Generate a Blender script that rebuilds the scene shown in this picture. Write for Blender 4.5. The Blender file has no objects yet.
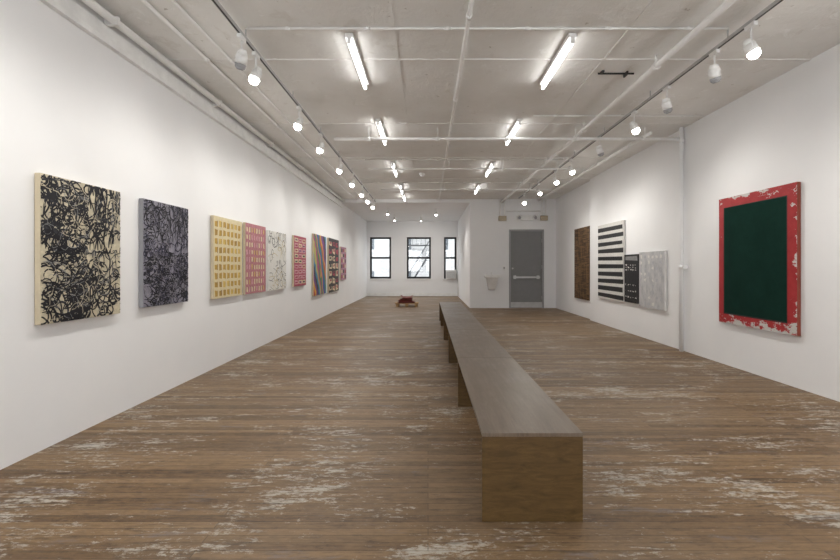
import bpy, bmesh, math, random
from mathutils import Vector, Matrix
random.seed(7)
S=bpy.context.scene
S.view_settings.view_transform='Standard'
S.view_settings.look='None'
S.view_settings.exposure=0.52

XL,XR,ZC=-2.95,4.27,3.72
YB,YD,YR=21.2,15.0,-3.0
XBK=1.43
# ---------------------------------------------------------------- node helpers
class NT:
    def __init__(s,name,rough=0.6,spec=0.3):
        s.m=bpy.data.materials.new(name); s.m.use_nodes=True
        s.t=s.m.node_tree; s.n=s.t.nodes
        s.b=s.n['Principled BSDF']
        s.b.inputs['Roughness'].default_value=rough
        s.b.inputs['Specular IOR Level'].default_value=spec
    def put(s,sock,v):
        if hasattr(v,'is_linked') or isinstance(v,bpy.types.NodeSocket): s.t.links.new(v,sock)
        elif v is not None: sock.default_value=v
    def tc(s,k='Object'): return s.n.new('ShaderNodeTexCoord').outputs[k]
    def map(s,v,scale=(1,1,1),loc=(0,0,0),rot=(0,0,0)):
        n=s.n.new('ShaderNodeMapping'); s.put(n.inputs['Vector'],v)
        n.inputs['Scale'].default_value=scale; n.inputs['Location'].default_value=loc; n.inputs['Rotation'].default_value=rot
        return n.outputs[0]
    def noise(s,v,scale,detail=3,rough=.5,dist=0.0):
        n=s.n.new('ShaderNodeTexNoise'); s.put(n.inputs['Vector'],v)
        n.inputs['Scale'].default_value=scale; n.inputs['Detail'].default_value=detail
        n.inputs['Roughness'].default_value=rough; n.inputs['Distortion'].default_value=dist
        return n.outputs[0]
    def math(s,op,a,b=None,c=None,clamp=False):
        n=s.n.new('ShaderNodeMath'); n.operation=op; n.use_clamp=clamp
        s.put(n.inputs[0],a)
        if b is not None: s.put(n.inputs[1],b)
        if c is not None: s.put(n.inputs[2],c)
        return n.outputs[0]
    def mix(s,f,a,b,mode='MIX'):
        n=s.n.new('ShaderNodeMix'); n.data_type='RGBA'; n.blend_type=mode
        s.put(n.inputs[0],f)
        for k,v in ((6,a),(7,b)):
            if isinstance(v,tuple): v=tuple(v)+(1,) if len(v)==3 else v
            s.put(n.inputs[k],v)
        return n.outputs[2]
    def ramp(s,f,stops,interp='LINEAR'):
        n=s.n.new('ShaderNodeValToRGB'); s.put(n.inputs[0],f); r=n.color_ramp; r.interpolation=interp
        while len(r.elements)<len(stops): r.elements.new(0.5)
        for e,(p,c) in zip(r.elements,stops):
            e.position=p
            e.color=(c,c,c,1) if not isinstance(c,tuple) else tuple(c)+(1,)
        return n.outputs[0]
    def sep(s,v):
        n=s.n.new('ShaderNodeSeparateXYZ'); s.put(n.inputs[0],v); return n.outputs
    def col(s,v):
        if isinstance(v,tuple): v=tuple(v)+(1,)
        s.put(s.b.inputs['Base Color'],v)
    def bump(s,h,strength=.2,dist=.01):
        n=s.n.new('ShaderNodeBump'); s.put(n.inputs['Height'],h)
        n.inputs['Strength'].default_value=strength; n.inputs['Distance'].default_value=dist
        s.put(s.b.inputs['Normal'],n.outputs[0])

def plain(name,c,rough=.6,metal=0,var=.08,sc=6,spec=.3):
    k=NT(name,rough,spec)
    f=k.noise(k.tc(),sc,4,.6)
    d=tuple(max(0,x*(1-var)) for x in c); l=tuple(min(1,x*(1+var)) for x in c)
    k.col(k.ramp(f,[(.3,d),(.7,l)]))
    k.b.inputs['Metallic'].default_value=metal
    return k.m
def emis(name,c,st):
    k=NT(name,.5); k.col(c); k.b.inputs['Emission Color'].default_value=tuple(c)+(1,); k.b.inputs['Emission Strength'].default_value=st
    return k.m

# ---------------------------------------------------------------- mesh helpers
def box(bm,x0,x1,y0,y1,z0,z1,mi=0):
    vs=[bm.verts.new((x,y,z)) for x in (x0,x1) for y in (y0,y1) for z in (z0,z1)]
    for q in ((0,1,3,2),(4,6,7,5),(0,4,5,1),(2,3,7,6),(0,2,6,4),(1,5,7,3)):
        f=bm.faces.new([vs[i] for i in q]); f.material_index=mi
def cyl(bm,p0,p1,r,mi=0,seg=14,r2=None,smooth=True):
    p0=Vector(p0);p1=Vector(p1); d=(p1-p0).normalized(); r2=r if r2 is None else r2
    a=d.orthogonal().normalized(); b=d.cross(a)
    A=[];B=[]
    for i in range(seg):
        t=2*math.pi*i/seg; o=a*math.cos(t)+b*math.sin(t)
        A.append(bm.verts.new(p0+o*r)); B.append(bm.verts.new(p1+o*r2))
    for i in range(seg):
        j=(i+1)%seg
        f=bm.faces.new([A[i],A[j],B[j],B[i]]); f.material_index=mi; f.smooth=smooth
    f=bm.faces.new(A[::-1]); f.material_index=mi
    f=bm.faces.new(B); f.material_index=mi
def finish(name,bm,mats,bevel=0,center=True,recalc=True):
    if recalc: bmesh.ops.recalc_face_normals(bm,faces=bm.faces)
    me=bpy.data.meshes.new(name); 
    off=Vector((0,0,0))
    if center and len(bm.verts):
        xs=[v.co for v in bm.verts]
        off=Vector([(min(c[i] for c in xs)+max(c[i] for c in xs))/2 for i in range(3)])
        bmesh.ops.translate(bm,verts=bm.verts,vec=-off)
    bm.to_mesh(me); bm.free()
    for m in mats: me.materials.append(m)
    o=bpy.data.objects.new(name,me); o.location=off
    S.collection.objects.link(o)
    if bevel:
        b=o.modifiers.new('bevel','BEVEL'); b.width=bevel; b.segments=2; b.limit_method='ANGLE'
    return o

# ---------------------------------------------------------------- materials
k=NT('wall_paint',.8,.15)
f=k.noise(k.tc(),1.3,5,.6)
k.col(k.ramp(f,[(.3,(.86,.865,.875)),(.7,(.895,.895,.90))]))
k.bump(k.noise(k.tc(),18,5,.6),.08,.01)
wallM=k.m

k=NT('ceiling_old_plaster',.8,.15)
co=k.tc()
n1=k.noise(co,.8,6,.65)
base=k.ramp(n1,[(.3,(.80,.785,.755)),(.5,(.86,.85,.825)),(.72,(.90,.89,.875))])
n2=k.noise(k.map(co,(1.2,.9,1)),2.6,8,.7,.4)
stain=k.ramp(n2,[(.60,0.0),(.66,.32),(.72,0.0)])
c1=k.mix(stain,base,(.62,.58,.52))
n3=k.noise(k.map(co,(1,1,1),(4,7,0)),5,7,.75,.6)
c2=k.mix(k.ramp(n3,[(.60,0.0),(.63,.7)]),c1,(.93,.925,.91))
n4=k.noise(k.map(co,(1,1,1),(14,3,0)),9,5,.6)
c3=k.mix(k.ramp(n4,[(.70,0.0),(.715,.6)]),c2,(.42,.38,.33))
k.col(c3)
k.bump(k.math('ADD',n2,k.math('MULTIPLY',n3,.6)),.55,.03)
ceilM=k.m

k=NT('floor_worn_planks',.5,.4)
co=k.tc()
br=k.n.new('ShaderNodeTexBrick'); k.put(br.inputs['Vector'],co)
br.inputs['Scale'].default_value=1; br.inputs['Brick Width'].default_value=3.1; br.inputs['Row Height'].default_value=.062
br.inputs['Mortar Size'].default_value=.0026; br.inputs['Mortar Smooth'].default_value=.5; br.offset=.37
br.inputs['Color1'].default_value=(0,0,0,1); br.inputs['Color2'].default_value=(1,1,1,1); br.inputs['Mortar'].default_value=(.5,.5,.5,1)
g=k.noise(k.map(co,(1.0,20,1)),2.6,9,.75,.2)
g2=k.noise(k.map(co,(2.5,5,1)),5,8,.8,.5)
tone=k.math('ADD',k.math('ADD',k.math('MULTIPLY',br.outputs['Color'],.20),k.math('MULTIPLY',g,.50)),k.math('MULTIPLY',g2,.36))
base=k.ramp(tone,[(.35,(.052,.028,.012)),(.47,(.150,.088,.041)),(.60,(.235,.148,.074)),(.80,(.34,.235,.130))])
z=k.noise(co,.55,3,.5)
gry=k.mix(k.ramp(z,[(.42,0.0),(.66,.45)]),base,k.mix(.5,base,(.21,.18,.145)))
w1=k.noise(k.map(co,(1.5,7.5,1)),2.6,12,.84,.6)
w2=k.noise(k.map(co,(1,1.8,1),(3,8,0)),1.1,6,.7)
w=k.math('ADD',w1,k.math('MULTIPLY',k.math('SUBTRACT',w2,.5),.80))
speck=k.noise(k.map(co,(1,1.6,1)),20,6,.8)
w=k.math('ADD',w,k.math('MULTIPLY',k.math('SUBTRACT',speck,.5),.60))
pm=k.ramp(w,[(.575,0.0),(.60,.50),(.64,.78),(.76,.95)])
c1=k.mix(pm,gry,(.47,.435,.375))
b1=k.noise(k.map(co,(1,4,1),(11,5,0)),1.6,8,.75,.4)
c2=k.mix(k.ramp(b1,[(.58,0.0),(.66,.38)]),c1,(.17,.18,.22))
d1=k.noise(k.map(co,(1.6,9,1),(21,2,0)),3,9,.78)
c3=k.mix(k.ramp(d1,[(.52,0.0),(.64,.7)]),c2,(.055,.032,.018))
c4=k.mix(k.math('MULTIPLY',br.outputs['Fac'],.7),c3,(.032,.020,.012))
k.col(c4)
k.put(k.b.inputs['Roughness'],k.ramp(g,[(.3,.40),(.7,.62)]))
k.bump(k.math('SUBTRACT',k.math('MULTIPLY',w,.8),br.outputs['Fac']),.4,.004)
floorM=k.m

whiteM=plain('white_enamel',(.86,.86,.85),.4)
pipeM=plain('painted_pipe',(.88,.875,.86),.5,var=.05)
darkM=plain('dark_metal',(.04,.04,.04),.45)
railM=plain('track_rail_grey',(.5,.5,.5),.45)
blackFrameM=plain('black_window_frame',(.015,.015,.017),.4)
steelM=plain('brushed_steel',(.55,.55,.56),.35,.9)
brassM=plain('conduit_box',(.45,.38,.28),.5,.2)
doorM=plain('grey_door_paint',(.24,.24,.245),.45,var=.04)
frameM=plain('door_frame_paint',(.36,.36,.37),.5,var=.04)
tubeM=emis('fluorescent_tube_glow',(1,.99,.97),7.0)
bulbM=emis('spot_bulb_glow',(1,.96,.9),30)

k=NT('bench_top_wood',.35,.5)
co=k.tc()
g=k.noise(k.map(co,(9,.8,1)),3,9,.75,.4)
s2=k.noise(co,2.2,7,.75)
c=k.ramp(g,[(.25,(.085,.058,.038)),(.5,(.140,.100,.070)),(.75,(.205,.155,.115))])
c=k.mix(k.ramp(s2,[(.42,0.0),(.7,.65)]),c,(.21,.175,.14))
k.col(c); k.put(k.b.inputs['Roughness'],k.ramp(s2,[(.3,.28),(.7,.48)])); k.bump(g,.15,.002)
benchTop=k.m
k=NT('bench_side_plywood',.45,.4)
co=k.tc()
g=k.noise(k.map(co,(2.2,2.2,11)),3.2,8,.7,.8)
s2=k.noise(co,4,5,.7)
c=k.ramp(g,[(.28,(.055,.029,.008)),(.5,(.100,.056,.017)),(.75,(.148,.088,.030))])
c=k.mix(k.ramp(s2,[(.5,0.0),(.75,.5)]),c,(.045,.025,.008))
k.col(c); k.bump(g,.1,.002)
benchSide=k.m

# ---------------------------------------------------------------- room shell
bm=bmesh.new(); box(bm,XL-.2,XR+.3,YR-.2,YB+.25,-.15,0); finish('floor',bm,[floorM],center=False)
bm=bmesh.new(); box(bm,XL-.2,XR+.3,YR-.2,YB+.25,ZC,ZC+.15)
finish('ceiling',bm,[ceilM],center=False)
bm=bmesh.new(); box(bm,XL,XBK,YD+.02,YB,3.60,ZC-.001); finish('ceiling_soffit',bm,[wallM],center=False)
bm=bmesh.new(); box(bm,XL-.2,XL,YR-.2,YB+.25,0,ZC); finish('wall_left',bm,[wallM],center=False)
bm=bmesh.new(); box(bm,XR,XR+.3,YR-.2,11.6,0,ZC); box(bm,XR+.09,XR+.3,11.6,YD+.0,0,ZC)
finish('wall_right',bm,[wallM],center=False)
k=NT('window_glass',.05)
tr=k.n.new('ShaderNodeBsdfTransparent'); tr.inputs[0].default_value=(.93,.95,.96,1)
gl=k.n.new('ShaderNodeBsdfGlossy'); gl.inputs['Roughness'].default_value=.03
mx=k.n.new('ShaderNodeMixShader'); mx.inputs[0].default_value=.06
k.t.links.new(tr.outputs[0],mx.inputs[1]); k.t.links.new(gl.outputs[0],mx.inputs[2])
k.t.links.new(mx.outputs[0],k.n['Material Output'].inputs[0]); glassM=k.m
def window(idx,a,b,z0,z1,yf,sgn,glass=True):
    bm=bmesh.new(); t=.085
    Y=lambda p,q: sorted((yf+sgn*p,yf+sgn*q))
    def bx(x0,x1,p,q,zz0,zz1,mi=0):
        y0,y1=Y(p,q); box(bm,x0,x1,y0,y1,zz0,zz1,mi)
    bx(a,a+t,.06,.16,z0,z1); bx(b-t,b,.06,.16,z0,z1)
    bx(a+t,b-t,.06,.16,z0,z0+.09); bx(a+t,b-t,.06,.16,z1-t,z1)
    zm=(z0+z1)/2
    bx(a+t,b-t,.06,.16,zm-.045,zm+.045)
    if glass:
        bx(a+t,b-t,.115,.122,z0+.09,zm-.045,1); bx(a+t,b-t,.115,.122,zm+.045,z1-t,1)
    finish('window_%d'%idx,bm,[blackFrameM,glassM])
rear_fill_wins=[(-2.55,-.55),(-.25,1.55),(1.85,3.85)]  # added windows behind the camera, out of view, to let in fill daylight
bm=bmesh.new(); xs=[XL]+[v for w in rear_fill_wins for v in w]+[XR]
for i in range(0,len(xs),2): box(bm,xs[i],xs[i+1],YR-.2,YR,0,ZC)
for a,b in rear_fill_wins: box(bm,a,b,YR-.2,YR,0,.9); box(bm,a,b,YR-.2,YR,3.2,ZC)
finish('wall_rear',bm,[wallM],center=False)
for i,(a,b) in enumerate(rear_fill_wins): window(4+i,a,b,.9,3.2,YR,-1,False)  # frames for the added, unseen fill-light windows, left without glass
DX0,DX1,DZ=2.76,3.95,2.68
bm=bmesh.new()
box(bm,XBK,DX0,YD,YD+.2,0,ZC); box(bm,DX1,XR+.3,YD,YD+.2,0,ZC); box(bm,DX0,DX1,YD,YD+.2,DZ,ZC)
finish('wall_door_side',bm,[wallM],center=False)
bm=bmesh.new(); box(bm,XBK,XBK+.2,YD+.2,YB,0,ZC); finish('wall_partition',bm,[wallM],center=False)
wins=[(-2.80,-1.78),(-1.02,.14),(.77,1.37)]
WZ0,WZ1=.84,2.84
bm=bmesh.new()
xs=[XL]+[v for w in wins for v in w]+[XBK]
for i in range(0,len(xs),2): box(bm,xs[i],xs[i+1],YB,YB+.25,0,ZC)
for a,b in wins: box(bm,a,b,YB,YB+.25,0,WZ0); box(bm,a,b,YB,YB+.25,WZ1,ZC)
finish('wall_window_side',bm,[wallM],center=False)
for i,(a,b) in enumerate(wins):
    window(i+1,a,b,WZ0,WZ1,YB,1)
    bm=bmesh.new(); box(bm,a-.05,min(b+.05,XBK),YB-.06,YB-.002,WZ0-.04,WZ0); finish('trim_%d'%(i+1),bm,[whiteM],.005)
bm=bmesh.new(); box(bm,XL,XBK,YB-.03,YB,0,.14); finish('baseboard_window_side',bm,[whiteM])
bm=bmesh.new(); box(bm,XL,XL+.05,YR,YD,3.42,3.47); box(bm,XL,XL+.025,YR,YD,3.47,3.60); finish('trim_4',bm,[whiteM],.006)
bm=bmesh.new()
cyl(bm,(XL+.09,YR,3.64),(XL+.09,YD,3.64),.035)
for y in range(-2,15,2): box(bm,XL+.005,XL+.13,y,y+.03,3.60,3.68)
finish('wall_pipe',bm,[pipeM])
bm=bmesh.new(); box(bm,.86,1.34,YB-.22,YB+.05,WZ0+.005,WZ0+.42)
for i in range(9): box(bm,.89,1.31,YB-.232,YB-.22,WZ0+.05+i*.035,WZ0+.065+i*.035,1)
finish('window_air_conditioner',bm,[whiteM,frameM],.006)

# door
bm=bmesh.new()
ft=.06; e=.003
box(bm,DX0+e,DX0+ft,YD-.03,YD+.15,0,DZ-e,1); box(bm,DX1-ft,DX1-e,YD-.03,YD+.15,0,DZ-e,1); box(bm,DX0+ft,DX1-ft,YD-.03,YD+.15,DZ-ft,DZ-e,1)
box(bm,DX0+ft,DX1-ft,YD+.03,YD+.08,.01,DZ-ft,0)
box(bm,DX0+.14,DX1-.14,YD-.05,YD-.02,1.02,1.08,2)
box(bm,DX0+.16,DX0+.24,YD-.03,YD+.03,.99,1.11,2); box(bm,DX1-.24,DX1-.16,YD-.03,YD+.03,.99,1.11,2)
for z in (.35,1.4,2.3): cyl(bm,(DX1-ft,YD+.02,z-.06),(DX1-ft,YD+.02,z+.06),.014,2)
cyl(bm,(DX0+.13,YD+.0,1.35),(DX0+.13,YD+.03,1.35),.03,2)
box(bm,DX0+ft,DX1-ft,YD+.018,YD+.03,.02,.2,2)
finish('door_1',bm,[doorM,frameM,steelM])
YW=YD-.004
bm=bmesh.new()
box(bm,1.90,2.42,YD-.34,YW,1.04,1.09)
box(bm,1.90,1.94,YD-.34,YW,1.09,1.13); box(bm,2.38,2.42,YD-.34,YW,1.09,1.13); box(bm,1.94,2.38,YD-.34,YD-.30,1.09,1.13)
q=[(YW,1.04),(YD-.28,1.04),(YD-.24,.94),(YD-.10,.66),(YW,.62)]
A=[bm.verts.new((1.97,a,b)) for a,b in q]; B=[bm.verts.new((2.35,a,b)) for a,b in q]
A[3].co.x+=.08;A[4].co.x+=.08;B[3].co.x-=.08;B[4].co.x-=.08
bm.faces.new(A); bm.faces.new(B[::-1])
for i in range(5): bm.faces.new([A[i],A[(i+1)%5],B[(i+1)%5],B[i]])
cyl(bm,(2.16,YD-.05,1.12),(2.16,YD-.05,1.22),.014); cyl(bm,(2.16,YD-.05,1.22),(2.16,YD-.16,1.20),.011)
finish('wall_basin',bm,[whiteM],.006)
bm=bmesh.new(); box(bm,2.55,2.63,YD-.04,YW,1.28,1.42); box(bm,2.565,2.615,YD-.046,YD-.04,1.34,1.40,1); cyl(bm,(2.59,YD-.05,1.305),(2.59,YD-.04,1.305),.01,1); finish('intercom_panel',bm,[whiteM,frameM],.004)
bm=bmesh.new()
box(bm,3.15,3.55,YD-.12,YW,2.98,3.16)
for x in (3.08,3.62):
    cyl(bm,(x,YD-.08,3.10),(x,YD-.2,3.06),.06,0); cyl(bm,(x,YD-.2,3.06),(x,YD-.206,3.058),.052,1)
finish('emergency_light',bm,[whiteM,frameM],.005)
bm=bmesh.new()
for x,r in ((2.45,.018),(2.6,.018),(3.88,.018),(4.0,.018)):
    cyl(bm,(x,YD-.05,3.05),(x,YD-.05,ZC-.03),r)
box(bm,2.40,2.66,YD-.1,YW,2.97,3.13,1); box(bm,3.82,4.06,YD-.1,YW,2.98,3.14,1)
cyl(bm,(2.66,YD-.05,3.30),(3.8,YD-.05,3.30),.018,0); cyl(bm,(3.8,YD-.05,3.30),(3.9,YD-.05,3.14),.018,0)
finish('electrical_conduit',bm,[pipeM,brassM])

# ---------------------------------------------------------------- ceiling pipes
def pipe(name,p0,p1,r,collars=0,mat=pipeM,hang=True):
    bm=bmesh.new(); cyl(bm,p0,p1,r)
    p0=Vector(p0);p1=Vector(p1)
    for i in range(collars):
        t=(i+.5)/collars; c=p0.lerp(p1,t); d=(p1-p0).normalized()
        cyl(bm,c-d*.03,c+d*.03,r*1.35)
        if hang and abs(d.z)<.1: cyl(bm,c,(c.x,c.y,ZC),.008)
    return finish(name,bm,[mat])
pipe('ceiling_pipe',(.37,YR,3.66),(.37,YD-.08,3.66),.020,9)
pipe('ceiling_pipe',(2.50,YR,3.60),(2.50,YD-.12,3.60),.032,8)
pipe('ceiling_pipe',(-1.56,7.32,3.53),(4.18,7.32,3.53),.026,5)
for y in (4.25,9.45,12.0): pipe('ceiling_conduit',(-1.75,y,3.703),(2.9,y,3.703),.011,6)
for y in (9.6,12.15): pipe('ceiling_pipe',(-1.3,y,3.54),(3.4,y,3.54),.018,4)
pipe('ceiling_conduit',(-2.2,YR,3.695),(-2.2,YD,3.695),.014,8)
pipe('ceiling_conduit',(-2.45,YR,3.69),(-2.45,YD,3.69),.018,8)
pipe('ceiling_conduit',(1.6,6.7,3.70),(4.2,6.7,3.70),.010,4)
pipe('ceiling_pipe',(3.75,7.42,3.66),(3.75,YD-.1,3.66),.03,5)
bm=bmesh.new()
px=4.215
cyl(bm,(px,7.32,0),(px,7.32,ZC),.034)
for z in (3.5,1.4): cyl(bm,(px,7.32,z-.03),(px,7.32,z+.03),.045)
cyl(bm,(px,7.32,1.4),(px,7.22,1.4),.016); cyl(bm,(px,7.22,1.4),(px,7.20,1.4),.04)
finish('riser_pipe',bm,[wallM])
bm=bmesh.new(); box(bm,2.03,2.46,5.25,5.26,ZC-.02,ZC-.001); box(bm,2.35,2.37,5.2,5.3,ZC-.04,ZC-.001); box(bm,2.05,2.08,5.18,5.26,ZC-.02,ZC-.001)
finish('ceiling_bracket',bm,[darkM])
bm=bmesh.new()
for y in (.6,2.7,4.9,7.1,9.3,11.5,13.7): box(bm,XL,XR,y,y+.05,ZC-.010,ZC-.0005)
for x in (-.35+.0,1.95): box(bm,x,x+.03,YR,YD,ZC-.008,ZC-.0006)
finish('ceiling_batten',bm,[ceilM],center=False)
bm=bmesh.new(); cyl(bm,(-.15,10.9,ZC-.05),(-.15,10.9,ZC-.001),.07); cyl(bm,(-.15,10.9,ZC-.08),(-.15,10.9,ZC-.05),.04); finish('smoke_detector',bm,[whiteM])

# ---------------------------------------------------------------- fluorescents
def fluor(x,y0,L=1.15):
    bm=bmesh.new(); zt=ZC-.0105
    box(bm,x-.04,x+.04,y0,y0+L,zt-.04,zt,0)
    box(bm,x-.018,x+.018,y0,y0+.02,zt-.10,zt-.04,0); box(bm,x-.018,x+.018,y0+L-.02,y0+L,zt-.10,zt-.04,0)
    cyl(bm,(x,y0+.02,zt-.085),(x,y0+L-.02,zt-.085),.018,1)
    finish('fluorescent_light',bm,[whiteM,tubeM])
for y in (-1.0,1.5,4.34,6.85,9.65,12.2):
    fluor(-.78,y); fluor(1.43,y)
fluor(-.78,13.85,1.0)

# ---------------------------------------------------------------- track lights
def rail(x,y0,y1,z=3.62):
    bm=bmesh.new(); box(bm,x-.015,x+.015,y0,y1,z-.012,z+.018,0)
    box(bm,x-.008,x+.008,y0,y1,z-.014,z-.011,1)
    y=y0+.3
    while y<y1: cyl(bm,(x,y,z+.018),(x,y,ZC),.007); y+=1.5
    finish('track_light_rail',bm,[railM,darkM])
rail(-1.78,-2,14.9); rail(2.93,-2,14.2)
def lamp(o,a,d,energy,size):
    l=bpy.data.lights.new('spot_lamp','SPOT'); l.energy=energy; l.spot_size=math.radians(size); l.spot_blend=1.0
    l.color=(1,.965,.905); l.shadow_soft_size=.06
    lo=bpy.data.objects.new('spot_lamp',l); S.collection.objects.link(lo)
    lo.rotation_mode='QUATERNION'
    lo.parent=o; lo.location=a-o.location; lo.rotation_quaternion=d.to_track_quat('-Z','Y')
def spot(x,y,target,z=3.38,power=36,on=True,size=150):
    p=Vector((x,y,z)); t=Vector(target); d=(t-p).normalized()
    bm=bmesh.new()
    box(bm,x-.02,x+.02,y-.06,y+.06,3.565,3.603,0)
    cyl(bm,(x,y,3.57),(x,y,z+.06),.009,0)
    side=d.cross(Vector((0,0,1))).normalized()
    for s in (-1,1):
        cyl(bm,p+side*.058*s,Vector((x,y,z+.075))+side*.03*s,.007,0,8)
    cyl(bm,Vector((x,y,z+.075))-side*.035,Vector((x,y,z+.075))+side*.035,.008,0,8)
    a=p-d*.09
    cyl(bm,a,a+d*.05,.028,0,18,.05); cyl(bm,a+d*.05,a+d*.13,.05,0,18,.056)
    cyl(bm,a+d*.13,a+d*.165,.052,1,18,.048); cyl(bm,a+d*.165,a+d*.185,.048,1,18,.026)
    o=finish('spotlight',bm,[whiteM,bulbM if on else frameM])
    if on: lamp(o,a+d*.21,d,power,size)
for y,ty,on in ((1.4,1.2,1),(2.9,2.6,1),(4.2,4.9,0),(4.55,3.9,1),(6.07,5.3,1),(7.3,6.7,1),(8.9,8.1,1),(10.4,9.7,1),(11.9,11.2,1),(13.1,12.4,1),(14.3,13.7,1)):
    spot(-1.78,y,(XL+.3,ty,.5),on=bool(on))
for y,ty,on in ((1.2,1.0,1),(2.6,2.3,1),(3.99,3.4,1),(4.5,5.2,0),(5.4,5.9,0),(6.25,5.6,1),(7.5,8.0,0),(9.0,8.4,1),(10.1,9.3,1),(11.6,11.0,1)):
    spot(2.93,y,(XR-.3,ty,.5),on=bool(on),power=42)
spot(2.93,13.4,(3.1,11.8,1.0),power=34)
def soff_spot(x,y,t):
    p=Vector((x,y,3.42)); d=(Vector(t)-p).normalized(); bm=bmesh.new()
    cyl(bm,(x,y,3.585),(x,y,3.598),.05); cyl(bm,(x,y,3.59),(x,y,3.42),.009)
    a=p-d*.07
    cyl(bm,a,a+d*.05,.028,0,18,.05); cyl(bm,a+d*.05,a+d*.13,.05,0,18,.055); cyl(bm,a+d*.13,a+d*.16,.045,1,18,.025)
    o=finish('spotlight',bm,[whiteM,bulbM]); lamp(o,a+d*.19,d,65,150)
for x,y,t in ((-1.5,16.4,(-1.6,15.8,.2)),(-1.4,18.5,(-1.7,18.8,.2)),(.3,16.6,(.5,16.0,.2)),(-.3,18.6,(-.4,20.6,.6))):
    soff_spot(x,y,t)

# ---------------------------------------------------------------- bench
bm=bmesh.new()
bx0,bx1,by0,by1,bz=.297,.851,2.416,11.46,.488
seams=[by0,4.43,6.44,8.45,10.46,by1]
for i in range(5): box(bm,bx0,bx1,seams[i]+(.0015 if i else 0),seams[i+1]-.0015*(i<4),bz-.02,bz,0)
for i,y in enumerate(seams[:-1]):
    box(bm,bx0+(.004 if i else 0),bx1-(.004 if i else 0),y,y+.02,0,bz-.02,1)
    if i: box(bm,bx0+.004,bx1-.004,y-.022,y-.001,0,bz-.02,1)
box(bm,bx0,bx1,by1-.02,by1,0,bz-.02,1)
box(bm,bx0+.26,bx0+.28,by0+.02,by1-.02,bz-.12,bz-.02,1)
finish('long_bench',bm,[benchTop,benchSide],.002)

# ---------------------------------------------------------------- pallet with printed stack
pal=plain('raw_pine',(.42,.27,.13),.6,var=.2)
redM=plain('red_print',(.20,.030,.022),.5,var=.35); dkM=plain('dark_print',(.07,.022,.018),.5)
bm=bmesh.new()
for x in (-1.13,-.8,-.47): box(bm,x,x+.09,15.5,16.1,0,.10)
for i in range(5): box(bm,-1.17,-.34,15.5+i*.13,15.5+i*.13+.09,.10,.125)
finish('wooden_pallet',bm,[pal])
bm=bmesh.new()
for i in range(10):
    a=random.uniform(-.06,.06); b=random.uniform(-.04,.04); w=.30-.015*i
    box(bm,-.76-w+a,-.76+w+a,15.58+b,15.98+b,.126+i*.018,.143+i*.018,(i%3==1)*1)
for s in (-1,1):
    pr=None
    for j in range(9):
        t=j/8; x=-.76+s*(.02+t*.20); z=.308+.06*t*t
        cur=[bm.verts.new((x,15.6,z)),bm.verts.new((x,15.95,z+.02))]
        if pr: f=bm.faces.new([pr[0],cur[0],cur[1],pr[1]]); f.material_index=0
        pr=cur
finish('poster_stack',bm,[redM,dkM])

# ---------------------------------------------------------------- paintings
def painting(name,side,y0,y1,z0,z1,face,edge,strokes=(),mats=(),th=.042,wall=None,ribs=()):
    bm=bmesh.new(); uvl=bm.loops.layers.uv.new('UVMap')
    W,H=y1-y0,z1-z0
    xw=wall if wall is not None else (XL if side=='L' else XR)
    sg=1 if side=='L' else -1
    xw+=sg*.008
    def P(u,v,o): return (xw+sg*(th+o),(y0+u*W) if side=='L' else (y1-u*W),z0+v*H)
    xa,xb=sorted((xw,xw+sg*th)); box(bm,xa,xb,y0,y1,z0,z1,0)
    def quad(pts,o,mi):
        f=bm.faces.new([bm.verts.new(P(u,v,o)) for u,v in pts]); f.material_index=mi
        for l,(u,v) in zip(f.loops,pts): l[uvl].uv=(u*W,v*H)
    quad([(0,0),(1,0),(1,1),(0,1)],.001,1)
    for j,(pts,mi) in enumerate(strokes): quad(pts,.002+j*.000004,mi+2)
    for j,(line,wd,mi) in enumerate(ribs):
        o=.0015+j*.000006; pr=None
        n=len(line)
        for i,(x,y) in enumerate(line):
            a=line[max(0,i-1)]; b=line[min(n-1,i+1)]
            dx,dy=b[0]-a[0],b[1]-a[1]; L=math.hypot(dx,dy) or 1
            ww=wd*(.35+.65*math.sin(math.pi*(i+.5)/n)**.5)
            nx,ny=-dy/L*ww/2,dx/L*ww/2
            cl=lambda q,m:min(m,max(0,q))
            cur=[((cl(x+nx,W))/W,(cl(y+ny,H))/H),((cl(x-nx,W))/W,(cl(y-ny,H))/H)]
            if pr and 0<=x<=W and 0<=y<=H: quad([pr[0],cur[0],cur[1],pr[1]],o,mi+2)
            pr=cur if (0<=x<=W and 0<=y<=H) else None
    return finish(name,bm,[edge,face]+list(mats),recalc=False)
def rc(u0,v0,u1,v1,j=.008):
    r=lambda:random.uniform(-j,j)
    c=lambda x:min(1,max(0,x))
    return [(c(u0+r()),c(v0+r())),(c(u1+r()),c(v0+r())),(c(u1+r()),c(v1+r())),(c(u0+r()),c(v1+r()))]
def scribbles(W,H,n,mats,w0,w1,seed,split=(.52,.5),curlmax=22,m0=10,m1=34):
    R=random.Random(seed); out=[]
    for i in range(n):
        x,y=R.uniform(-.02,W+.02),R.uniform(-.02,H+.02)
        qx=x>W*split[0]; qy=y>H*split[1]
        if qx and qy: th=math.pi/2+R.uniform(-.25,.25); curl=R.uniform(-4,4)
        elif (not qx) and (not qy): th=R.uniform(-.5,.5); curl=R.uniform(-.6,.6)*curlmax
        else: th=R.uniform(0,6.3); curl=R.uniform(-1,1)*curlmax
        w=R.uniform(w0,w1); line=[]; st=.011
        m=R.randint(m0,m1)
        for k_ in range(m):
            line.append((x,y)); x+=math.cos(th)*st; y+=math.sin(th)*st
            th+=curl*st; curl+=R.uniform(-5,5)
            curl=max(-curlmax*1.5,min(curlmax*1.5,curl))
            if (x>W*split[0])!=qx or (y>H*split[1])!=qy: th+=.9
        out.append((line,w,R.choice(mats)))
    return out
creamM=plain('raw_canvas_edge',(.62,.53,.38),.8)
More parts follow.
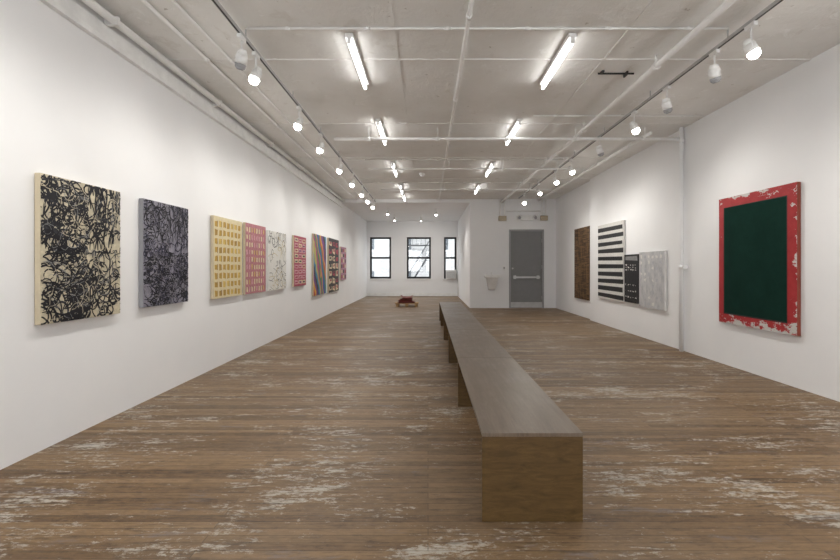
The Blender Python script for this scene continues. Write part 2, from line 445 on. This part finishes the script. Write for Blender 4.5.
whEdge=plain('white_canvas_edge',(.75,.74,.72),.8)
def paint(name,c,var=.18,sc=25): return plain(name,c,.55,var=var,sc=sc)

groundC=plain('cream_ground',(.60,.54,.40),.6,var=.2,sc=20)
rb=scribbles(.853,1.14,330,[0,0,0,2],.012,.021,3,m0=16,m1=44)+scribbles(.853,1.14,150,[1,3],.003,.006,4,m0=16,m1=40)+scribbles(.853,1.14,70,[0],.008,.014,5,m0=16,m1=44)
painting('painting_black_loops','L',3.29,4.143,.965,2.105,groundC,creamM,(),[paint('black_line',(.014,.014,.018)),paint('cream_line',(.60,.54,.41)),paint('soft_black_line',(.035,.035,.042)),paint('grey_line',(.26,.26,.26))],ribs=rb)
ground2=plain('violet_grey_ground',(.26,.25,.30),.6,var=.3,sc=16)
rb=scribbles(.837,1.115,340,[0,0,3],.010,.018,13,m0=16,m1=44)+scribbles(.837,1.115,240,[1,2],.003,.005,14,m0=16,m1=40)+scribbles(.837,1.115,80,[0],.006,.012,15,m0=16,m1=44)
painting('painting_blue_black_loops','L',4.48,5.317,.985,2.10,ground2,plain('grey_canvas_edge',(.3,.3,.32)),(),[paint('black_line_b',(.012,.012,.018)),paint('pale_grey_line',(.33,.32,.35)),paint('violet_grey_line',(.17,.16,.22)),paint('indigo_line',(.025,.025,.05))],ribs=rb)
cb=paint('butter_cream_paint',(.70,.61,.39),.08)
mats=[paint('ochre_paint',(.50,.31,.06)),paint('mustard_paint',(.40,.24,.05)),paint('pale_yellow_paint',(.64,.45,.12)),paint('brown_paint',(.22,.12,.05))]
def bargrid(R,C,main,acc):
    st=[]
    for r in range(R):
        for c in range(C):
            u=.04+c*.93/C; v=.03+r*.95/R
            st.append((rc(u,v,u+.93/C*.55,v+.95/R*.64),random.choice(main)))
            st.append((rc(u+.93/C*.56,v,u+.93/C*.66,v+.95/R*.64,.004),random.choice(acc)))
    return st
painting('painting_yellow_bars','L',5.95,6.86,.965,2.10,cb,creamM,bargrid(9,7,[0,0,1,2],[3,1]),mats)
pk=paint('pink_paint',(.46,.19,.22)); 
mats=[paint('red_paint',(.34,.05,.08)),paint('cream_paint',(.68,.56,.38)),paint('black_paint',(.05,.03,.04)),paint('purple_paint',(.20,.07,.18)),paint('ochre_light_paint',(.58,.38,.16)),paint('rose_paint',(.60,.32,.35))]
painting('painting_pink_grid','L',6.99,7.86,.965,2.11,pk,creamM,bargrid(9,8,[4,1,1,5],[0,3,0,2]),mats)
rb=scribbles(1.0,1.1,75,[0,0,0,1],.007,.012,23,curlmax=14,m0=20,m1=60)
painting('painting_line_drawing','L',7.98,8.99,.965,2.07,paint('chalk_white_paint',(.76,.75,.71),.05),whEdge,(),[paint('charcoal_line',(.05,.045,.045)),paint('ochre_line',(.50,.38,.12))],ribs=rb)
st=[]
for r in range(9):
    for c in range(3):
        u=.05+c*.31; v=.04+r*.105
        st.append((rc(u,v,u+.27,v+.075),random.choice([1,5,5]))); st.append((rc(u+.05,v+.02,u+.22,v+.05),random.choice([0,3,0,2])))
mats6=mats
painting('painting_red_blocks','L',9.52,10.46,.975,2.09,paint('crimson_paint',(.40,.07,.12)),creamM,st,mats6)
k=NT('rainbow_diagonals',.55); uv=k.tc('UV'); s=k.sep(uv)
d=k.math('ADD',k.math('MULTIPLY',s[0],.75),k.math('MULTIPLY',s[1],.42))
d=k.math('ADD',d,k.math('MULTIPLY',k.noise(uv,1.6,2),.5)); d=k.math('FRACT',k.math('MULTIPLY',d,.9))
k.col(k.ramp(d,[(0,(.05,.09,.30)),(.10,(.02,.20,.16)),(.2,(.42,.07,.04)),(.30,(.62,.32,.04)),(.38,(.16,.04,.20)),(.5,(.02,.02,.03)),(.58,(.04,.20,.34)),(.68,(.42,.37,.11)),(.78,(.34,.05,.15)),(.86,(.05,.18,.08)),(.94,(.56,.24,.08))],'CONSTANT'))
painting('painting_rainbow_diagonals','L',11.15,12.5,.66,2.25,k.m,creamM)
st=[]
for r in range(7):
    for c in range(3):
        u=.04+c*.32; v=.03+r*.138
        st.append((rc(u,v,u+.24,v+.09,.02),random.choice([1,1,0]))); st.append((rc(u+.07,v+.03,u+.2,v+.08,.02),random.choice([0,2,2])))
painting('painting_black_red_white','L',12.85,14.3,.64,2.26,paint('ink_black_paint',(.035,.03,.035)),creamM,st,mats6)
st=[(rc(.08+c*.31,.05+r*.16,.08+c*.31+.22,.05+r*.16+.1),(r+c)%3) for r in range(6) for c in range(3)]
painting('painting_pink_dots','L',14.62,15.6,.96,2.08,paint('dusty_pink_paint',(.42,.20,.28)),creamM,st,mats6)

# right wall
k=NT('distressed_red',.5); uv=k.tc('UV'); s=k.sep(uv)
W,H=1.375,1.77
base=k.ramp(k.noise(uv,5,6,.7),[(.3,(.31,.016,.020)),(.7,(.43,.038,.042))])
eb=k.math('SUBTRACT',.11,s[1]); et=k.math('SUBTRACT',s[1],H-.05); er=k.math('SUBTRACT',s[0],W-.05)
ed=k.math('MAXIMUM',eb,k.math('MAXIMUM',et,er))
ed=k.math('MAXIMUM',ed,-.12)
nn=k.noise(k.map(uv,(1,1.6,1)),4.0,10,.72)
m=k.math('ADD',nn,k.math('MULTIPLY',ed,.9))
k.col(k.mix(k.ramp(m,[(.55,0.0),(.56,1.0)]),base,(.58,.57,.55))); redD=k.m
k=NT('deep_green_fabric',.9,.08); uv=k.tc('UV')
k.col(k.ramp(k.noise(k.map(uv,(1,1,1)),3,6,.7),[(.3,(.005,.024,.018)),(.7,(.009,.036,.027))])); k.bump(k.noise(uv,220,2),.3,.002); grn=k.m
mats=[grn,paint('dark_border_paint',(.03,.02,.02))]
st=[(rc(.075,.07,.90,.925,.002),1),(rc(.085,.078,.89,.918,.004),0)]
painting('painting_green_on_red','R',5.03,6.38,.61,2.375,redD,plain('red_canvas_edge',(.25,.06,.04)),st,mats)
wh=paint('dirty_white_paint',(.68,.67,.64),.1)
bk=paint('matte_black_paint',(.02,.02,.022),.3)
st=[]
for i in range(10):
    v=.02+i*.098; st.append((rc(0,v,.97 if i%2 else 1,v+.052,.008),0))
painting('painting_black_stripes','R',9.50,10.92,.645,2.415,wh,whEdge,st,[bk])
st=[]
for r in range(7):
    for c in range(5):
        if r in (3,): continue
        u=.08+c*.17; v=.62+(r-3)*.05 if r>3 else .1+r*.13
        st.append((rc(u,v,u+.09*random.random()+.02,v+.02,.015),0))
st.append((rc(.08,.88,.92,.95,.02),1))
painting('painting_black_text','R',8.82,9.45,.66,1.66,bk,plain('black_canvas_edge',(.03,.03,.03)),st,[wh,paint('grey_paint',(.25,.25,.25))])
k=NT('pale_torn_paper',.7); uv=k.tc('UV')
n1=k.noise(k.map(uv,(1,.5,1)),9,6,.7); k.col(k.ramp(n1,[(.3,(.36,.37,.39)),(.5,(.53,.53,.54)),(.7,(.64,.63,.62))])); k.bump(n1,.4,.01)
st=[]
for r in range(9):
    for c in range(6): 
        if random.random()<.55: st.append((rc(.06+c*.155,.05+r*.105,.06+c*.155+.08,.05+r*.105+.045,.015),random.choice([0,1])))
painting('painting_white_collage','R',7.85,8.79,.62,1.69,k.m,whEdge,st,[paint('light_grey_paint',(.46,.47,.50)),wh])
k=NT('brown_plaid',.6); uv=k.tc('UV'); s=k.sep(uv)
a=k.noise(k.map(uv,(1,14,1)),2,4,.6); b=k.noise(k.map(uv,(12,1,1)),2,4,.6)
k.col(k.ramp(k.math('MULTIPLY',a,b),[(.17,(.03,.018,.01)),(.24,(.10,.055,.025)),(.32,(.22,.13,.06)),(.4,(.05,.03,.02))])); brn=k.m
painting('painting_brown_plaid','R',11.75,12.95,.50,2.50,brn,plain('brown_canvas_edge',(.12,.07,.04)),wall=XR+.09)

# ---------------------------------------------------------------- exterior
k=NT('facade_brick',.9,.1); co=k.tc()
br=k.n.new('ShaderNodeTexBrick'); k.put(br.inputs['Vector'],k.map(co,(1,1,1),rot=(math.pi/2,0,0))); br.inputs['Scale'].default_value=2.2
br.inputs['Color1'].default_value=(.36,.35,.34,1); br.inputs['Color2'].default_value=(.29,.28,.275,1); br.inputs['Mortar'].default_value=(.42,.42,.41,1)
k.col(br.outputs[0]); facM=k.m
bm=bmesh.new(); box(bm,-9,9,31,31.4,-6,9,0)
for i in range(-3,4):
    for j in range(-2,3):
        x=i*2.6+.9; z=j*3.2-.6
        box(bm,x-.5,x+.5,30.93,31,z,z+1.7,1); box(bm,x-.58,x+.58,30.88,31,z-.12,z,2); box(bm,x-.5,x+.5,30.9,30.95,z+.82,z+.9,2)
finish('building_facade',bm,[facM,plain('dark_facade_glass',(.07,.08,.09),.2),whiteM])
bm=bmesh.new()
for z in (-.4,2.9):
    box(bm,-2.2,1.3,29.5,30.8,z-.05,z)
    cyl(bm,(-2.2,29.5,z+.9),(1.3,29.5,z+.9),.03,0,8)
    for i in range(13): cyl(bm,(-2.2+i*.29,29.5,z),(-2.2+i*.29,29.5,z+.9),.012,0,6)
cyl(bm,(-1.6,29.6,-.4),(.5,29.6,2.9),.06,0,8); cyl(bm,(-1.6,30.3,-.4),(.5,30.3,2.9),.05,0,8)
cyl(bm,(-1.6,29.6,.5),(.5,29.6,3.8),.03,0,8)
finish('fire_escape',bm,[blackFrameM])
bm=bmesh.new(); box(bm,-12,12,21.6,31,-6.2,-6); finish('street_ground',bm,[plain('asphalt',(.2,.2,.2))])

# ---------------------------------------------------------------- world, camera
w=bpy.data.worlds.new('World'); S.world=w; w.use_nodes=True
bg=w.node_tree.nodes['Background']; bg.inputs[0].default_value=(.94,.97,1,1); bg.inputs[1].default_value=3.7
cam=bpy.data.cameras.new('camera'); co=bpy.data.objects.new('camera',cam); S.collection.objects.link(co)
co.location=(0,0,1.4); co.rotation_euler=(math.pi/2,0,0)
cam.sensor_width=36; cam.lens=440/840*36; cam.shift_x=-8/840; cam.shift_y=-13/840
S.camera=co
